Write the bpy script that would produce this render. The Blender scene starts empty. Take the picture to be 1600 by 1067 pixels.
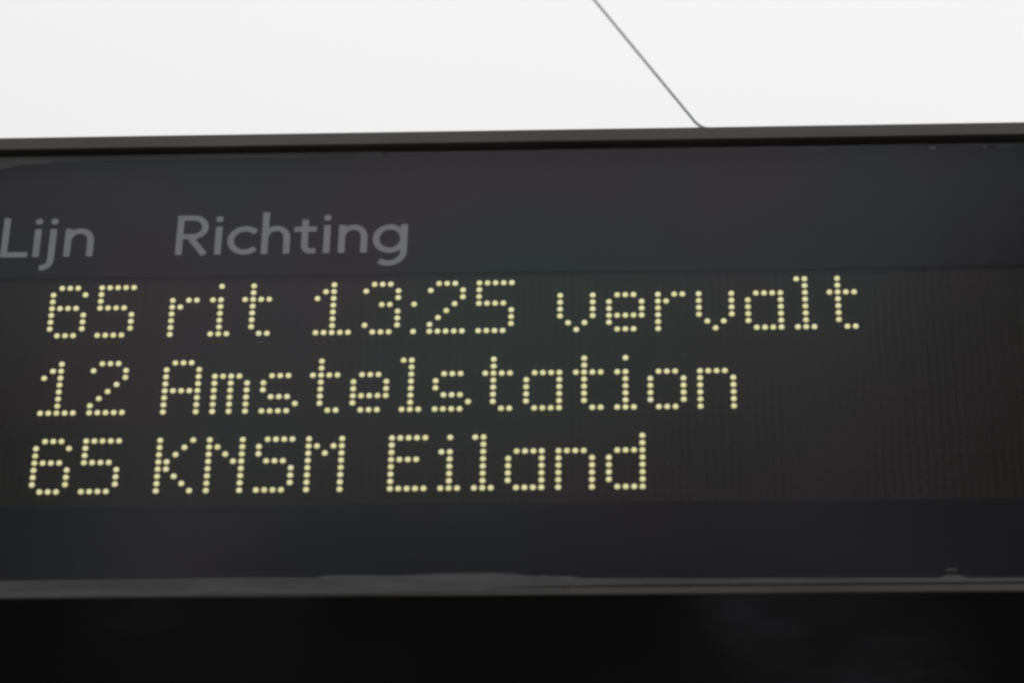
import bpy, bmesh, math, random
from mathutils import Matrix, Vector, noise
random.seed(7)
S = bpy.context.scene
COL = S.collection
R = math.radians
P = 0.006                      # LED pitch, metres
Z0 = 2.85                      # height of LED row 0

# ------------------------------------------------------------------ camera
def W(c, r, d=0.0):            # column, row, distance in front of the LED plane (all in pitches) -> world
    return Vector((c * P, -d * P, Z0 - r * P))
CAMC, CAMR, CAMD = 76.734, 213.053, 320.821
cam = bpy.data.objects.new('camera', bpy.data.cameras.new('camera'))
COL.objects.link(cam)
right = Vector((.99860886, .04975975, .01744435))
up = Vector((.012014, -.53684484, .84359545))
back = Vector((.05134201, -.84221231, -.53669583))
m3 = Matrix((right, up, back)).transposed()
cam.matrix_world = Matrix.Translation(W(CAMC, CAMR, CAMD)) @ m3.to_4x4()
cam.data.sensor_width = 36
cam.data.lens = 4879.34 / 1600 * 36
cam.data.clip_start = .05
cam.data.clip_end = 2000
cam.data.dof.use_dof = True
cam.data.dof.focus_distance = 388 * P + .045
cam.data.dof.aperture_fstop = 4.5
cam.data.dof.aperture_blades = 9
S.camera = cam

# ------------------------------------------------------------------ sky and sun (bright even overcast)
w = bpy.data.worlds.new("World"); S.world = w; w.use_nodes = True
nt = w.node_tree; N = nt.nodes; L = nt.links
for n in list(N): N.remove(n)
SUN_EL, SUN_ROT = R(50), R(38)      # behind the display, to the right
out = N.new('ShaderNodeOutputWorld'); bg = N.new('ShaderNodeBackground'); bg.inputs[1].default_value = .1
sky = N.new('ShaderNodeTexSky'); sky.sky_type = 'NISHITA'; sky.sun_disc = False
sky.sun_elevation = SUN_EL; sky.sun_rotation = SUN_ROT; sky.dust_density = 3
tc = N.new('ShaderNodeTexCoord'); sep = N.new('ShaderNodeSeparateXYZ'); L.new(tc.outputs['Generated'], sep.inputs[0])
cl = N.new('ShaderNodeMath'); cl.operation = 'MAXIMUM'; L.new(sep.outputs['Z'], cl.inputs[0]); cl.inputs[1].default_value = 0
ma = N.new('ShaderNodeMath'); ma.operation = 'MULTIPLY_ADD'; L.new(cl.outputs[0], ma.inputs[0]); ma.inputs[1].default_value = 6.6; ma.inputs[2].default_value = 4.6
nz = N.new('ShaderNodeTexNoise'); nz.inputs['Scale'].default_value = 2.2; nz.inputs['Detail'].default_value = 3; L.new(tc.outputs['Generated'], nz.inputs[0])
mr = N.new('ShaderNodeMapRange'); L.new(nz.outputs[0], mr.inputs[0]); mr.inputs[1].default_value = .3; mr.inputs[2].default_value = .7; mr.inputs[3].default_value = .985; mr.inputs[4].default_value = 1.015
mm = N.new('ShaderNodeMath'); mm.operation = 'MULTIPLY'; L.new(ma.outputs[0], mm.inputs[0]); L.new(mr.outputs[0], mm.inputs[1])
dt = N.new('ShaderNodeVectorMath'); dt.operation = 'DOT_PRODUCT'; L.new(tc.outputs['Generated'], dt.inputs[0])
dt.inputs[1].default_value = (math.sin(SUN_ROT) * math.cos(SUN_EL), math.cos(SUN_ROT) * math.cos(SUN_EL), math.sin(SUN_EL))
gw = N.new('ShaderNodeMapRange'); L.new(dt.outputs['Value'], gw.inputs[0]); gw.inputs[1].default_value = -.2; gw.inputs[2].default_value = 1; gw.inputs[3].default_value = .88; gw.inputs[4].default_value = 1.045
m2 = N.new('ShaderNodeMath'); m2.operation = 'MULTIPLY'; L.new(mm.outputs[0], m2.inputs[0]); L.new(gw.outputs[0], m2.inputs[1]); mm = m2
cc = N.new('ShaderNodeVectorMath'); cc.operation = 'SCALE'; cc.inputs[0].default_value = (1.039, 1.033, 1.034); L.new(mm.outputs[0], cc.inputs['Scale'])
mx = N.new('ShaderNodeMix'); mx.data_type = 'RGBA'; mx.inputs[0].default_value = .94
L.new(sky.outputs[0], mx.inputs[6]); L.new(cc.outputs[0], mx.inputs[7]); L.new(mx.outputs[2], bg.inputs[0]); L.new(bg.outputs[0], out.inputs[0])
sl = bpy.data.lights.new('sun', 'SUN'); sl.energy = .6; sl.angle = R(20); sl.color = (1, .96, .9)
so = bpy.data.objects.new('sun', sl); COL.objects.link(so)
so.rotation_euler = (R(90) - SUN_EL, 0, -SUN_ROT + R(180))
so.location = (0, 0, 12)
S.view_settings.view_transform = 'Standard'; S.view_settings.look = 'None'
S.view_settings.exposure = 0; S.view_settings.gamma = 1
S.cycles.filter_width = 3.0
S.cycles.transparent_max_bounces = 24

# ------------------------------------------------------------------ helpers
def at(c, r, d):
    """the point at distance d that is seen from the measured viewpoint over LED-plane point (c, r)"""
    k = (CAMD - d) / CAMD
    return (CAMC + (c - CAMC) * k, CAMR + (r - CAMR) * k)
def mat(name):
    m = bpy.data.materials.new(name); m.use_nodes = True
    return m, m.node_tree.nodes, m.node_tree.links, m.node_tree.nodes['Principled BSDF']
def painted(name, col, rough, var=.25, scale=60, bump=.1, spec=.5, stretch=(1, 1, 1), col2=None):
    m, n, l, b = mat(name)
    t = n.new('ShaderNodeTexCoord'); mp = n.new('ShaderNodeMapping'); mp.inputs['Scale'].default_value = stretch
    l.new(t.outputs['Object'], mp.inputs[0])
    a = n.new('ShaderNodeTexNoise'); a.inputs['Scale'].default_value = scale; a.inputs['Detail'].default_value = 5; l.new(mp.outputs[0], a.inputs[0])
    r = n.new('ShaderNodeValToRGB'); l.new(a.outputs[0], r.inputs[0])
    c2 = col2 or col
    r.color_ramp.elements[0].position = .3; r.color_ramp.elements[0].color = (*[x * (1 - var) for x in col], 1)
    r.color_ramp.elements[1].position = .7; r.color_ramp.elements[1].color = (*[x * (1 + var) for x in c2], 1)
    l.new(r.outputs[0], b.inputs['Base Color'])
    f = n.new('ShaderNodeTexNoise'); f.inputs['Scale'].default_value = scale * 3; f.inputs['Detail'].default_value = 4; l.new(mp.outputs[0], f.inputs[0])
    q = n.new('ShaderNodeMapRange'); l.new(f.outputs[0], q.inputs[0]); q.inputs[3].default_value = rough - .1; q.inputs[4].default_value = rough + .1
    l.new(q.outputs[0], b.inputs['Roughness'])
    h = n.new('ShaderNodeTexNoise'); h.inputs['Scale'].default_value = 1400; l.new(t.outputs['Object'], h.inputs[0])
    bp = n.new('ShaderNodeBump'); bp.inputs['Strength'].default_value = bump; bp.inputs['Distance'].default_value = .0002
    l.new(h.outputs[0], bp.inputs['Height']); l.new(bp.outputs[0], b.inputs['Normal'])
    b.inputs['Specular IOR Level'].default_value = spec
    return m
def link(name, me, m, parent=None):
    o = bpy.data.objects.new(name, me); COL.objects.link(o)
    if m: o.data.materials.append(m)
    o.parent = parent
    return o
def from_bm(name, bm, m, parent=None, smooth=False):
    me = bpy.data.meshes.new(name); bmesh.ops.recalc_face_normals(bm, faces=bm.faces); bm.to_mesh(me); bm.free()
    if smooth:
        for p in me.polygons: p.use_smooth = True
    return link(name, me, m, parent)
def box(bm, a, b):
    x0, y0, z0 = a; x1, y1, z1 = b
    v = [bm.verts.new(q) for q in ((x0, y0, z0), (x1, y0, z0), (x1, y1, z0), (x0, y1, z0), (x0, y0, z1), (x1, y0, z1), (x1, y1, z1), (x0, y1, z1))]
    for f in ((0, 1, 2, 3), (4, 7, 6, 5), (0, 4, 5, 1), (1, 5, 6, 2), (2, 6, 7, 3), (3, 7, 4, 0)): bm.faces.new([v[i] for i in f])
def extrude_profile(bm, prof, x0, x1, segs=1):
    """prof: list of (y, z) going round; swept along x"""
    rings = []
    for i in range(segs + 1):
        x = x0 + (x1 - x0) * i / segs
        rings.append([bm.verts.new((x, y, z)) for y, z in prof])
    n = len(prof)
    for a, b in zip(rings, rings[1:]):
        for i in range(n): bm.faces.new((a[i], a[(i + 1) % n], b[(i + 1) % n], b[i]))
    bm.faces.new(rings[0]); bm.faces.new(rings[-1][::-1])

# ------------------------------------------------------------------ materials
M_bezel = painted('weathered_bezel_paint', (.155, .134, .124), .55, .22, 25, .5, .35, (.25, 1, 1), (.138, .132, .116))
M_house = painted('black_housing_paint', (.0006, .0006, .0005), .14, .3, 5, .0, .13)
M_print = painted('black_print_behind_glass', (.0085, .0088, .0108), .6, .15, 8, 0, .1)
M_board = painted('led_board_laminate', (.0275, .0225, .0175), .7, .10, 300, .1, .1)
M_letter = painted('grey_header_ink', (.40, .41, .42), .8, .07, 120, 0, .05)
M_seal = painted('grey_sealant', (.132, .131, .13), .6, .2, 60, .4, .3, (.2, 1, 1))
M_unlit = painted('unlit_led_lens', (.0245, .0203, .0152), .6, .10, 500, 0, .15)
M_rib = painted('dark_louvre', (.0195, .016, .0128), .7, .2, 200, 0, .1)
M_steel = painted('dull_cable_steel', (.42, .45, .44), .5, .15, 90, .3, .4)

# glass: Fresnel reflection on its front, clear through; the thin coating tints the reflection slightly in patches
M_glass, n, l, b = mat('coated_front_glass'); n.remove(b)
o_ = n['Material Output']; tr = n.new('ShaderNodeBsdfTransparent'); gl = n.new('ShaderNodeBsdfGlossy'); gl.inputs['Roughness'].default_value = .16
fr = n.new('ShaderNodeFresnel'); fr.inputs['IOR'].default_value = 1.5
ge = n.new('ShaderNodeNewGeometry'); inv = n.new('ShaderNodeMath'); inv.operation = 'SUBTRACT'; inv.inputs[0].default_value = 1; l.new(ge.outputs['Backfacing'], inv.inputs[1])
mu = n.new('ShaderNodeMath'); mu.operation = 'MULTIPLY'; l.new(fr.outputs[0], mu.inputs[0]); l.new(inv.outputs[0], mu.inputs[1])
t = n.new('ShaderNodeTexCoord'); a = n.new('ShaderNodeTexNoise'); a.inputs['Scale'].default_value = 4.3; a.inputs['Detail'].default_value = 2; l.new(t.outputs['Object'], a.inputs[0])
cr = n.new('ShaderNodeValToRGB'); l.new(a.outputs[0], cr.inputs[0]); cr.color_ramp.elements[0].position = .35; cr.color_ramp.elements[0].color = (.80, .93, 1, 1); cr.color_ramp.elements[1].position = .65; cr.color_ramp.elements[1].color = (1, .86, 1, 1)
pd = n.new('ShaderNodeVectorMath'); pd.operation = 'DISTANCE'; l.new(t.outputs['Object'], pd.inputs[0]); pd.inputs[1].default_value = (.355, -.009, 2.80)   # teal glow painted into the reflection colour
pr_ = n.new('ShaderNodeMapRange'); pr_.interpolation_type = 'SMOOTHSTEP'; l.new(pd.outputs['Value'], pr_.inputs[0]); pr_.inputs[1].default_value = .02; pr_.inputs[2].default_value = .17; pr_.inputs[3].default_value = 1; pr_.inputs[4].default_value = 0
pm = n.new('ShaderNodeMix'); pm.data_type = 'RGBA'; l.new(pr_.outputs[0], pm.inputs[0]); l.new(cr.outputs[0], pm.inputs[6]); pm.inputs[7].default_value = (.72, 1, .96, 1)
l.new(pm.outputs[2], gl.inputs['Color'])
ms = n.new('ShaderNodeMixShader'); l.new(mu.outputs[0], ms.inputs[0]); l.new(tr.outputs[0], ms.inputs[1]); l.new(gl.outputs[0], ms.inputs[2]); l.new(ms.outputs[0], o_.inputs[0])

# lit LED: gives off light, brightest on its axis, every one a little different
M_lit, n, l, b = mat('lit_yellow_led'); n.remove(b); o_ = n['Material Output']
em = n.new('ShaderNodeEmission'); uv = n.new('ShaderNodeUVMap'); ln = n.new('ShaderNodeVectorMath'); ln.operation = 'LENGTH'; l.new(uv.outputs[0], ln.inputs[0])
cr = n.new('ShaderNodeValToRGB'); l.new(ln.outputs['Value'], cr.inputs[0])
e = cr.color_ramp.elements; e[0].position = 0; e[0].color = (.88, .835, .52, 1); e[1].position = 1; e[1].color = (.66, .63, .30, 1)
q = e.new(.6); q.color = (.80, .755, .43, 1)
oi = n.new('ShaderNodeObjectInfo'); g = n.new('ShaderNodeNewGeometry'); ad = n.new('ShaderNodeMath'); l.new(oi.outputs['Random'], ad.inputs[0]); l.new(g.outputs['Random Per Island'], ad.inputs[1])
fc = n.new('ShaderNodeMath'); fc.operation = 'FRACT'; l.new(ad.outputs[0], fc.inputs[0])
c2 = n.new('ShaderNodeValToRGB'); l.new(fc.outputs[0], c2.inputs[0]); e = c2.color_ramp.elements
e[0].position = 0; e[0].color = (.93, .93, .84, 1); e[1].position = 1; e[1].color = (.93, .97, 1.45, 1)
for p_, c_ in ((.3, (.98, .98, .93, 1)), (.7, (1, 1, .99, 1)), (.975, (1.0, 1, 1.06, 1)), (.992, (.96, .97, 1.1, 1))): q = e.new(p_); q.color = c_
mxx = n.new('ShaderNodeMix'); mxx.data_type = 'RGBA'; mxx.blend_type = 'MULTIPLY'; mxx.inputs[0].default_value = 1
l.new(cr.outputs[0], mxx.inputs[6]); l.new(c2.outputs[0], mxx.inputs[7]); l.new(mxx.outputs[2], em.inputs[0]); em.inputs[1].default_value = 0.95; l.new(em.outputs[0], o_.inputs[0])

# ------------------------------------------------------------------ the display
XL, XR = -17.0, 172.0          # outer left and right edge, columns
DG = 1.5                       # glass front, pitches in front of the LED plane
DL = DG + .95                 # bezel front
disp = bpy.data.objects.new('departure_display', None); COL.objects.link(disp)
disp['label'] = 'black departure display with three lines of yellow LED dot text under a grey printed header'
disp['category'] = 'display'
zc = lambda r: Z0 - r * P
r_lip_bot = at(0, -21.40, DL)[1]
r_lip_top = at(0, -23.33, DL)[1]
r_b_top = at(0, 42.50, DL)[1]
r_b_bot = at(0, 43.38, DL)[1]
DEPTH = .30
bev = .0006
# top rail, its lower face turning back to the glass
def rail(name, zt, zb, xa, xb, ybk, drop=0, tilt=0):
    bm = bmesh.new(); yf = -DL * P
    extrude_profile(bm, [(yf + bev, zt), (ybk, zt), (ybk, zb + drop), (yf + bev + tilt, zb), (yf + tilt, zb + bev), (yf, zt - bev)], xa, xb, 40)
    for v in bm.verts:          # faint unevenness of a folded sheet
        v.co.z += .00012 * noise.noise(Vector((v.co.x * 9, v.co.y * 40, 3)))
    return from_bm(name, bm, M_bezel, disp)
rail('bezel_rail', zc(r_lip_top), zc(r_lip_bot), XL * P, XR * P, -.2 * P)
rail('bezel_rail', zc(r_b_top), zc(r_b_bot), XL * P, XR * P, -.2 * P, tilt=.0006)
for xa, xb in ((XL, XL + 2), (XR - 2, XR)):
    bm = bmesh.new(); box(bm, (xa * P, -DL * P, zc(r_b_top) + .0003), (xb * P, -.2 * P, zc(r_lip_bot) - .0003)); from_bm('bezel_stile', bm, M_bezel, disp)
# housing behind
bm = bmesh.new()
zt, zb = zc(r_lip_top) - .001, zc(r_b_bot) + .0002
extrude_profile(bm, [(.0, zt), (DEPTH - .01, zt), (DEPTH, zt - .01), (DEPTH, zb + .01), (DEPTH - .01, zb), (.0, zb)], XL * P + .001, XR * P - .001, 1)
bm.faces.ensure_lookup_table()
front = [f for f in bm.faces if all(abs(v.co.y) < 1e-6 for v in f.verts)]
bmesh.ops.delete(bm, geom=front, context='FACES_ONLY')
from_bm('housing', bm, M_house, disp)
bm = bmesh.new()               # bottom plate, set from the rail back, seen from below
box(bm, (XL * P + .0012, -DL * P + .0012, zb - .0006), (XR * P - .0012, DEPTH - .012, zb - .0001))
from_bm('bottom_plate', bm, M_house, disp)
# small screw in the bottom plate
sd = 9.0
# printed mask behind the glass with a window for the LED matrix
DM = .28
mt, mb = at(0, -1.55, DM)[1], at(0, 31.15, DM)[1]
ml, mrr = -8.9, 160.0
bm = bmesh.new()
def sheet(bm, c0, c1, r0, r1, d):
    v = [bm.verts.new(W(c, r, d)) for c, r in ((c0, r1), (c1, r1), (c1, r0), (c0, r0))]; bm.faces.new(v)
ct, cb, cl_, cr_ = r_lip_top + .8, r_b_bot - .1, XL + .8, XR - .8
sheet(bm, cl_, cr_, ct, mt, DM); sheet(bm, cl_, cr_, mb, cb, DM); sheet(bm, cl_, ml, mt, mb, DM); sheet(bm, mrr, cr_, mt, mb, DM)
bmesh.ops.remove_doubles(bm, verts=bm.verts, dist=1e-6)
mask = from_bm('printed_mask', bm, M_print, disp)
# glass pane
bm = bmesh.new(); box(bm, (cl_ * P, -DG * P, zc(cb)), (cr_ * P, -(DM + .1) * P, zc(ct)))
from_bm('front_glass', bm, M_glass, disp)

# LED board
DB = -.12
bm = bmesh.new(); box(bm, ((ml - 1) * P, .0, zc(mb + 1)), ((mrr + 1) * P, .003, zc(mt - 1)))
for v in bm.verts: v.co.y -= DB * P
board = from_bm('led_board', bm, M_board, disp)

TEXT = [  # row offset, {row: columns}
 (0, """
0: 1-3 6-10 21 25 35 40-42 48-50 53-57 92 93 97
1: 0 4 6 25 34 35 39 43 47 51 53 93 97
2: 0 6 15 17 18 20 21 24-27 33 35 43 51 53 63 67 70-72 75 77 78 80 84 87-90 93 96-99
3: 0-3 6-9 15 16 21 25 35 41 42 45 50 53-56 63 67 69 73 75 76 80 84 86 90 93 97
4: 0 4 10 15 21 25 35 43 49 57 63 67 69 73 75 80 84 86 90 93 97
5: 0 4 10 15 21 25 35 43 48 57 63 67 69-73 75 80 84 86 90 93 97
6: 0 4 10 15 21 25 35 39 43 47 57 64 66 69 75 81 83 86 90 93 97
7: 1-3 6-9 15 20-22 26 27 33-37 40-42 45 47-51 53-56 65 70-72 75 82 87-90 92-94 98 99
"""),
 (11, """
0: 2 7-9 16-18 34 44 45 55 66 71
1: 1 2 6 10 15 19 34 45 55 66
2: 0 2 10 15 19 21-24 28-30 33-36 39-41 45 49-51 54-57 60-63 65-68 70 71 75-77 80-83
3: 2 9 15 19 21 23 25 27 34 38 42 45 48 55 59 63 66 71 74 78 80 84
4: 2 8 15-19 21 23 25 27 34 38 42 45 48 55 59 63 66 71 74 78 80 84
5: 2 7 15 19 21 23 25 28-30 34 38-42 45 49-51 55 59 63 66 71 74 78 80 84
6: 2 6 15 19 21 23 25 31 34 38 45 52 55 59 63 66 71 74 78 80 84
7: 0-4 6-10 15 19 21 23 25 27-30 35 36 39-41 44-46 48-51 56 57 60-63 67 68 70-72 75-77 80 84
"""),
 (22, """
0: 1-3 6-10 15 19 21 25 28-31 33 37 43-47 50 53 54 73
1: 0 4 6 15 18 21 22 25 27 33 34 36 37 43 54 73
2: 0 6 15 17 21 23 25 27 33 35 37 43 49 50 54 58-61 63-66 70-73
3: 0-3 6-9 15 16 21 24 25 28-30 33 37 43-46 50 54 57 61 63 67 69 73
4: 0 4 10 15 16 21 25 31 33 37 43 50 54 57 61 63 67 69 73
5: 0 4 10 15 17 21 25 31 33 37 43 50 54 57 61 63 67 69 73
6: 0 4 10 15 18 21 25 31 33 37 43 50 54 57 61 63 67 69 73
7: 1-3 6-9 15 19 21 25 27-30 33 37 43-47 49-51 53-55 58-61 63 67 70-73
""")]
lit = set()
for off, s in TEXT:
    for line in s.strip().splitlines():
        r, cs = line.split(':')
        for tok in cs.split():
            a, _, b = tok.partition('-')
            for c in range(int(a), int(b or a) + 1): lit.add((c, int(r) + off))

def dome(rad, seg, rings):
    """hemisphere toward -Y with a short collar; verts + faces + uv radius"""
    vs, fs = [], []
    for k in range(rings):
        th = math.pi / 2 * (1 - k / rings)
        for i in range(seg):
            an = 2 * math.pi * i / seg
            vs.append((rad * math.sin(th) * math.cos(an), -rad * .65 * math.cos(th), rad * math.sin(th) * math.sin(an)))
    vs.append((0, -rad * .65, 0))
    for k in range(rings - 1):
        for i in range(seg):
            j = (i + 1) % seg
            fs.append((k * seg + i, k * seg + j, (k + 1) * seg + j, (k + 1) * seg + i))
    k = rings - 1
    for i in range(seg): fs.append((k * seg + i, k * seg + (i + 1) % seg, rings * seg))
    return vs, fs
RL = .365 * P
def led_mesh(name, centres, rad, seg, rings, m, flat=1):
    vs, fs = dome(rad, seg, rings); vs = [(x, y * flat, z) for x, y, z in vs]; V, F = [], []
    for cx, cy, cz in centres:
        o = len(V); V += [(x + cx, y + cy, z + cz) for x, y, z in vs]; F += [tuple(i + o for i in f) for f in fs]
    me = bpy.data.meshes.new(name); me.from_pydata(V, [], F)
    u = me.uv_layers.new(name='UVMap'); nv = len(vs)
    for lp in me.loops:
        x, y, z = vs[lp.vertex_index % nv]; u.data[lp.index].uv = (x / rad, z / rad)
    for p in me.polygons: p.use_smooth = True
    me.materials.append(m)
    return me
camw = cam.matrix_world.translation
order = sorted(lit, key=lambda q: (W(*q) - camw).length)
one = led_mesh('lit_led', [(0, 0, 0)], RL, 16, 4, M_lit)
def pos(c, r): v = W(c, r, DB); return (v.x, v.y - .00003, v.z)
for c, r in order[:300]:
    o = bpy.data.objects.new('lit_led', one); COL.objects.link(o); o.location = pos(c, r); o.parent = board
o = link('farther_lit_leds', led_mesh('farther_lit_leds', [pos(*q) for q in order[300:]], RL, 16, 4, M_lit), None, board); o['kind'] = 'stuff'
rest = [(c, r) for c in range(-8, 160) for r in range(-1, 32) if (c, r) not in lit]
o = link('unlit_leds', led_mesh('unlit_leds', [pos(*q) for q in rest], RL * .9, 8, 2, M_unlit, .16), None, board); o['kind'] = 'stuff'
bm = bmesh.new()               # fine upright ribs between the LED columns
for c in range(-9, 160):
    wv = .03 + .07 * random.random()
    box(bm, ((c + .5 - wv) * P, -(DB + .05) * P, zc(mb + .6)), ((c + .5 + wv) * P, -DB * P - .00002, zc(mt - .6)))
o = from_bm('louvre_ribs', bm, M_rib, board); o['kind'] = 'stuff'

# ------------------------------------------------------------------ header lettering, thin ink behind the glass
HB = -4.72
def arc(cx, cy, rx, ry, a0, a1, n=14):
    return [(cx + rx * math.cos(R(a0 + (a1 - a0) * i / n)), cy + ry * math.sin(R(a0 + (a1 - a0) * i / n))) for i in range(n + 1)]
def dot(x, y=5.36, r=.47): return ('dot', x, y, r)
XH, CAP, ASC = 4.22, 5.97, 6.34
def nn(x0, x1, top):           # stem, arch, stem
    rx = (x1 - x0) / 2
    return [[(x0, 0), (x0, top)], arc(x1 - rx * .98, 2.45, rx * .98, 1.4, 168, 0) + [(x1, 0)]]
LET = [
 [[(-6.92, 0), (-6.92, CAP)], [(-6.52, .37), (-3.93, .37)]],
 [[(-2.85, 0), (-2.85, XH)], dot(-2.85)],
 [[(-.9, XH), (-.9, -.35)] + arc(-2.0, -.35, 1.1, 1.27, 0, -90)[1:] + [(-2.25, -1.60)], dot(-.87)],
 nn(1.06, 3.93, XH),
 [[(15.17, 0), (15.17, CAP)], [(15.5, 5.6), (16.85, 5.6)] + arc(16.85, 4.18, 1.45, 1.42, 90, -90)[1:] + [(15.5, 2.76)], [(16.6, 2.5), (18.42, -.0)]],
 [[(20.07, 0), (20.07, XH)], dot(20.07)],
 [arc(23.42, 2.08, 1.80, 1.76, 42, 318, 22)],
 nn(25.93, 28.69, ASC),
 [[(30.93, 5.1), (30.93, 1.3)] + arc(31.85, 1.25, .92, .93, 180, 268, 8)[1:] + [(32.38, .44)], [(29.56, 3.66), (32.38, 3.66)]],
 [[(33.72, 0), (33.72, XH)], dot(33.70)],
 nn(35.6, 38.4, XH),
 [arc(41.62, 2.06, 1.72, 1.76, 0, 360, 28), [(43.42, XH), (43.42, .2)] + arc(41.55, .2, 1.87, 1.83, 0, -128, 16)[1:]],
]
HW = .42
for let in LET:
    bm = bmesh.new()
    for si, st in enumerate(let):
        dz = DM + .03 + .012 * si
        if st[0] == 'dot':
            _, x, y, r = st
            vs = []
            for i in range(20):
                c, rr = at(x + r * math.cos(i * math.pi / 10), HB - (y + r * math.sin(i * math.pi / 10)), dz)
                vs.append(bm.verts.new(W(c, rr, dz)))
            bm.faces.new(vs); continue
        prev = None
        closed = math.dist(st[0], st[-1]) < 1e-6
        for i, (x, y) in enumerate(st):
            a = st[i - 1] if i else (st[-2] if closed else st[0]); b = st[i + 1] if i < len(st) - 1 else (st[1] if closed else st[-1])
            tx, ty = b[0] - a[0], b[1] - a[1]; q = math.hypot(tx, ty); nx, ny = -ty / q, tx / q
            if 0 < i < len(st) - 1:
                u1 = (x - a[0], y - a[1]); q1 = math.hypot(*u1); cosv = (u1[0] * tx + u1[1] * ty) / (q1 * q); mit = 1 / max(.75, cosv)
            else: mit = 1
            pr = []
            for s_ in (-1, 1):
                hw = HW * mit
                c, rr = at(x + s_ * hw * nx, HB - (y + s_ * hw * ny * .93), dz)
                pr.append(bm.verts.new(W(c, rr, dz)))
            if prev: bm.faces.new((prev[0], prev[1], pr[1], pr[0]))
            prev = pr
    for f in bm.faces:
        f.normal_update()
        if f.normal.y > 0: f.normal_flip()
    me = bpy.data.meshes.new('printed_letter'); bm.to_mesh(me); bm.free()
    link('printed_letter', me, M_letter, mask)

# ------------------------------------------------------------------ sealant along the glass edge, ragged
def sealant(pts, d0=DG, th=.06, fade=.16):
    """pts: (col, upper row, lower row) in LED-plane coordinates; the smear thins out to nothing at its rims"""
    V, F, A = [], [], []
    n_ = len(pts)
    for i, (c, u, l_) in enumerate(pts):
        endf = min(1, i / 1.5, (n_ - 1 - i) / 1.5) if n_ > 12 else min(1, i, n_ - 1 - i)
        f = min(fade, (l_ - u) * .45)
        for r_, t_, a_ in ((u - f * .5, .005, 0), (u + f, th, 1), ((u + l_) / 2, th, 1), (l_ - f, th, 1), (l_ + f * .5, .005, 0)):
            V.append(W(*at(c, r_, d0 + t_), d0 + t_)); A.append(a_ * endf)
    for i in range(n_ - 1):
        for k in range(4): o = i * 5 + k; F.append((o, o + 1, o + 6, o + 5))
    me = bpy.data.meshes.new('sealant_smear'); me.from_pydata(V, [], F)
    at_ = me.attributes.new('cover', 'FLOAT', 'POINT')
    for i, a_ in enumerate(A): at_.data[i].value = a_
    return link('sealant_smear', me, M_seal, disp)
_n, _l = M_seal.node_tree.nodes, M_seal.node_tree.links
_a = _n.new('ShaderNodeAttribute'); _a.attribute_name = 'cover'
_z = _n.new('ShaderNodeTexNoise'); _z.inputs['Scale'].default_value = 130; _z.inputs['Detail'].default_value = 6
_t = _n.new('ShaderNodeTexCoord'); _m = _n.new('ShaderNodeMapping'); _m.inputs['Scale'].default_value = (.12, 1, 1); _l.new(_t.outputs['Object'], _m.inputs[0]); _l.new(_m.outputs[0], _z.inputs[0])
_r = _n.new('ShaderNodeMapRange'); _l.new(_z.outputs[0], _r.inputs[0]); _r.inputs[1].default_value = .3; _r.inputs[2].default_value = .6; _r.inputs[3].default_value = .68; _r.inputs[4].default_value = .95
_x = _n.new('ShaderNodeMath'); _x.operation = 'MULTIPLY'; _l.new(_a.outputs['Fac'], _x.inputs[0]); _l.new(_r.outputs[0], _x.inputs[1])
_l.new(_x.outputs[0], _n['Principled BSDF'].inputs['Alpha'])
def rag(c, amp, s=1.0, f=1.0): return amp * (noise.noise(Vector((c * .9 * f, s, 0))) + .5 * noise.noise(Vector((c * 2.6 * f, s, 5))))
def interp(tab, c):
    for (a, u), (b, v) in zip(tab, tab[1:]):
        if c <= b: return u + (v - u) * max(0, (c - a)) / (b - a)
    return tab[-1][1]
# upper left strip, widening at the far left, ending sharply
tb = [(-16, -17.2), (-9, -18.15), (-7.8, -18.4), (-6.6, -18.85), (-2.2, -19.05), (-1.9, -19.25), (38, -19.35), (42, -19.3)]
sealant([(c / 2, -20.3, interp(tb, c / 2) + rag(c / 2, .05)) for c in range(-30, 83)], fade=.09)
# marks at upper right
for c0, c1, u, l_ in ((94.4, 97.2, -19.55, -19.3), (109.1, 110.3, -19.75, -19.2), (113.2, 114.4, -19.6, -19.4), (115.9, 116.5, -19.7, -19.25), (117.2, 120.6, -19.6, -19.35)):
    n_ = 7; sealant([(c0 + (c1 - c0) * i / n_, u - .05 + abs(i / n_ - .5) * .15 + rag(i + c0, .06), l_ - abs(i / n_ - .5) * .1 + rag(i + c0, .06, 9)) for i in range(n_ + 1)], th=.01, fade=.07)
# lower strip
tb = [(-16, 41.1), (-3, 41.0), (10, 40.92), (27.7, 40.82), (35, 40.9), (36, 40.6), (44, 40.72), (50, 40.52), (55.5, 40.42), (57.5, 40.55), (58.6, 40.75), (60.8, 40.98), (61.4, 40.7), (62.0, 40.98), (64.5, 41.0), (66, 41.25), (80, 41.4), (100, 41.5), (107, 41.6), (108.2, 41.2), (109.5, 41.25), (110.5, 41.6), (122, 41.7)]
lb = [(-16, 42.9), (48, 42.9), (60, 42.38), (75, 42.25), (122, 42.28)]
sealant([(c / 2, interp(tb, c / 2) + rag(c / 2, .035), interp(lb, c / 2) + rag(c / 2, .03, 4)) for c in range(-30, 330)])
sealant([(107.9 + i * .25, 40.38 + rag(i, .04), 40.72 + rag(i, .04, 8)) for i in range(7)], th=.03)

# the same grey smeared over the lower rail on the left, thinning out to the right
sealant([(c / 2, 42.55 + rag(c / 2, .05, 12, .4), interp([(-16, 43.3), (20, 43.28), (45, 43.1), (66, 42.85)], c / 2) + rag(c / 2, .04, 14)) for c in range(-30, 130)], DL, .02)
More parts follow.
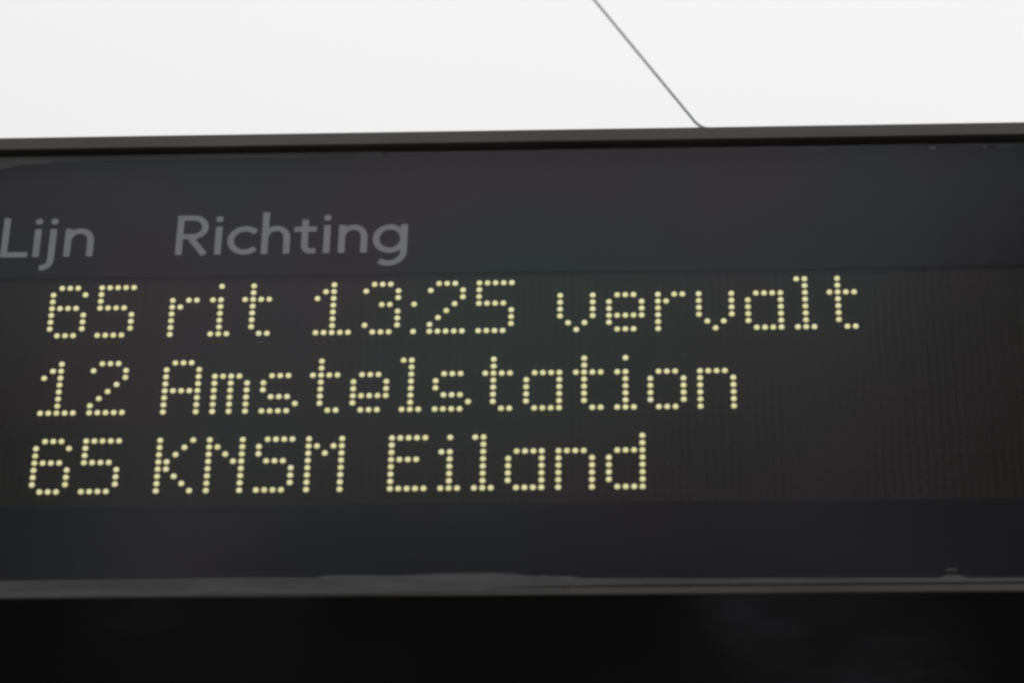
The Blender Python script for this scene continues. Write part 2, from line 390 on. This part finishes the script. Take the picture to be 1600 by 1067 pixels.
# ------------------------------------------------------------------ cable behind the display
def tube(name, pts, rad, m, parent=None, seg=10):
    bm = bmesh.new(); rings = []
    for i, p in enumerate(pts):
        tg = (pts[min(i + 1, len(pts) - 1)] - pts[max(i - 1, 0)]).normalized()
        s_ = tg.cross(Vector((0, 1, 0))).normalized(); u_ = s_.cross(tg)
        rings.append([bm.verts.new(p + rad * (math.cos(2 * math.pi * k / seg) * s_ + math.sin(2 * math.pi * k / seg) * u_)) for k in range(seg)])
    for a, b in zip(rings, rings[1:]):
        for k in range(seg): bm.faces.new((a[k], a[(k + 1) % seg], b[(k + 1) % seg], b[k]))
    bm.faces.new(rings[0]); bm.faces.new(rings[-1])
    return from_bm(name, bm, m, parent, True)
import numpy as _np
def ray(px, py, y):            # calibration: photograph pixel -> point at world depth y
    d = m3 @ Vector(((px - 800), -(py - 533.5), -4879.34)); k = (y - camw.y) / d.y
    return camw + d * k
A_, B_ = ray(1086, 191, .10), ray(930, 2, .16)
ext = B_ + (B_ - A_) * 4.5
bend = [ray(1086 + dx, 191 + dy, .10) for dx, dy in ((3, 3.0), (6, 5.4), (9.5, 7.4), (14, 9.2), (20, 11))]
tail = bend[-1] + Vector((.02, 0, -.006)); foot = Vector((tail.x + .02, .1, zt + .0005))
pts = [ext + (A_ - ext) * i / 12 for i in range(12)] + [A_] + bend + [tail, foot + Vector((-.004, 0, .004)), foot]
cable = tube('support_cable', pts, .00112, M_steel)
cable['label'] = 'thin grey cable slanting down through the white sky to the top edge of the display'
cable['category'] = 'cable'

# ------------------------------------------------------------------ ground
m, n, l, b = mat('asphalt')
t = n.new('ShaderNodeTexCoord'); a = n.new('ShaderNodeTexNoise'); a.inputs['Scale'].default_value = 1.3; a.inputs['Detail'].default_value = 6; l.new(t.outputs['Object'], a.inputs[0])
c = n.new('ShaderNodeValToRGB'); l.new(a.outputs[0], c.inputs[0]); c.color_ramp.elements[0].position = .42; c.color_ramp.elements[1].position = .68; c.color_ramp.elements[0].color = (.012, .012, .011, 1); c.color_ramp.elements[1].color = (.04, .041, .044, 1); l.new(c.outputs[0], b.inputs[0]); b.inputs['Roughness'].default_value = .9
bm = bmesh.new(); v = [bm.verts.new(q) for q in ((-600, -600, 0), (600, -600, 0), (600, 600, 0), (-600, 600, 0))]; bm.faces.new(v)
g = from_bm('ground', bm, m); g['kind'] = 'structure'

M_patch = painted('added_patch_paint', (.2, .207, .23), .8, .5, 4, 0, .2)  # pale ground patches added out of view, shaped to reflect in the underside
for quad in (((.45, 4.80), (.96, 4.80), (1.30, 5.45), (.74, 5.45)), ((-1.05, 4.80), (-.42, 4.80), (-.50, 5.02), (-.95, 5.0))):
    bm = bmesh.new(); cx = sum(q[0] for q in quad) / 4; cy = sum(q[1] for q in quad) / 4
    cnt = [bm.verts.new((cx, cy, .004))]; rim = []
    for k in range(24):
        u = k / 6; i = int(u); f = u - i; a_, b_ = quad[i], quad[(i + 1) % 4]
        x = a_[0] + (b_[0] - a_[0]) * f; y = a_[1] + (b_[1] - a_[1]) * f; w_ = 1 + .12 * noise.noise(Vector((x * 5, y * 5, 1)))
        rim.append(bm.verts.new((cx + (x - cx) * w_, cy + (y - cy) * w_, .004)))
    for k in range(24): bm.faces.new((cnt[0], rim[k], rim[(k + 1) % 24]))
    o = from_bm('added_pale_patch', bm, M_patch); o['kind'] = 'structure'

# ------------------------------------------------------------------ unseen trees added opposite, shaped to darken the glass reflection
M_bark = painted('added_tree_bark', (.09, .07, .055), .9, .3, 6, .6)
M_leaf = painted('added_tree_leaf', (.05, .075, .028), .7, .4, .8, 0, .3)
def tree(x, y, h, rad, seed, label):
    rnd = random.Random(seed)
    t = bpy.data.objects.new('added_unseen_tree', None); COL.objects.link(t); t.location = (x, y, 0)
    t['label'] = label; t['category'] = 'tree'; t['group'] = 'unseen trees added opposite the display'
    bm = bmesh.new()
    def limb(p, q, r0, r1, n=5, seg=8):
        prev = None; side = Vector((rnd.uniform(-1, 1), rnd.uniform(-1, 1), 0)) * (q - p).length * .06
        for i in range(n + 1):
            u = i / n; c = p.lerp(q, u) + side * math.sin(math.pi * u); r = r0 + (r1 - r0) * u
            d = (q - p).normalized(); s1 = d.orthogonal().normalized(); s2 = d.cross(s1)
            ring = [bm.verts.new(c + r * (math.cos(k * math.tau / seg) * s1 + math.sin(k * math.tau / seg) * s2)) for k in range(seg)]
            if prev:
                for k in range(seg): bm.faces.new((prev[k], prev[(k + 1) % seg], ring[(k + 1) % seg], ring[k]))
            prev = ring
    hz = h - rad * 1.15
    limb(Vector((0, 0, -.1)), Vector((rnd.uniform(-.2, .2), rnd.uniform(-.2, .2), hz)), .22, .13, 8, 12)
    tips = []
    for i in range(11):
        an = i * 2.4; el = rnd.uniform(.15, 1.3); q = Vector((math.cos(an) * math.cos(el), math.sin(an) * math.cos(el), math.sin(el))) * rad * rnd.uniform(.6, .85)
        b0 = Vector((0, 0, hz - rnd.uniform(0, rad * .9))); limb(b0, Vector((0, 0, hz)) + q, .08, .02); tips.append(Vector((0, 0, hz)) + q)
    from_bm('added_tree_trunk', bm, M_bark, t, True)
    V, F = [], []
    clumps = [(p, rad * rnd.uniform(.3, .45)) for p in tips] + [(Vector((rnd.gauss(0, .42) * rad, rnd.gauss(0, .42) * rad, hz + rnd.gauss(.1, .4) * rad)), rad * rnd.uniform(.25, .42)) for _ in range(20)]
    for c, r in clumps:
        for _ in range(330):
            d = Vector((rnd.gauss(0, 1), rnd.gauss(0, 1), rnd.gauss(0, 1))).normalized() * r * rnd.random() ** .45
            p = c + d; a = Vector((rnd.gauss(0, 1), rnd.gauss(0, 1), rnd.gauss(0, .6))).normalized(); b = a.orthogonal().normalized(); l_ = rnd.uniform(.09, .17)
            o = len(V); V += [p - a * l_, p - b * l_ * .45, p + a * l_, p + b * l_ * .45]; F.append((o, o + 1, o + 2, o + 3))
    me = bpy.data.meshes.new('added_tree_crown'); me.from_pydata(V, [], F); link('added_tree_crown', me, M_leaf, t)
tree(4.8, -15.5, 14.6, 3.5, 1, 'leafy tree added out of view to darken the reflection at the right of the glass')
tree(-6.45, -15.5, 15.0, 3.0, 2, 'leafy tree added out of view to darken the reflection at the left edge of the glass')
tree(-.4, -19.0, 13.2, 3.2, 3, 'leafy tree added out of view to darken the reflection low in the middle of the glass')
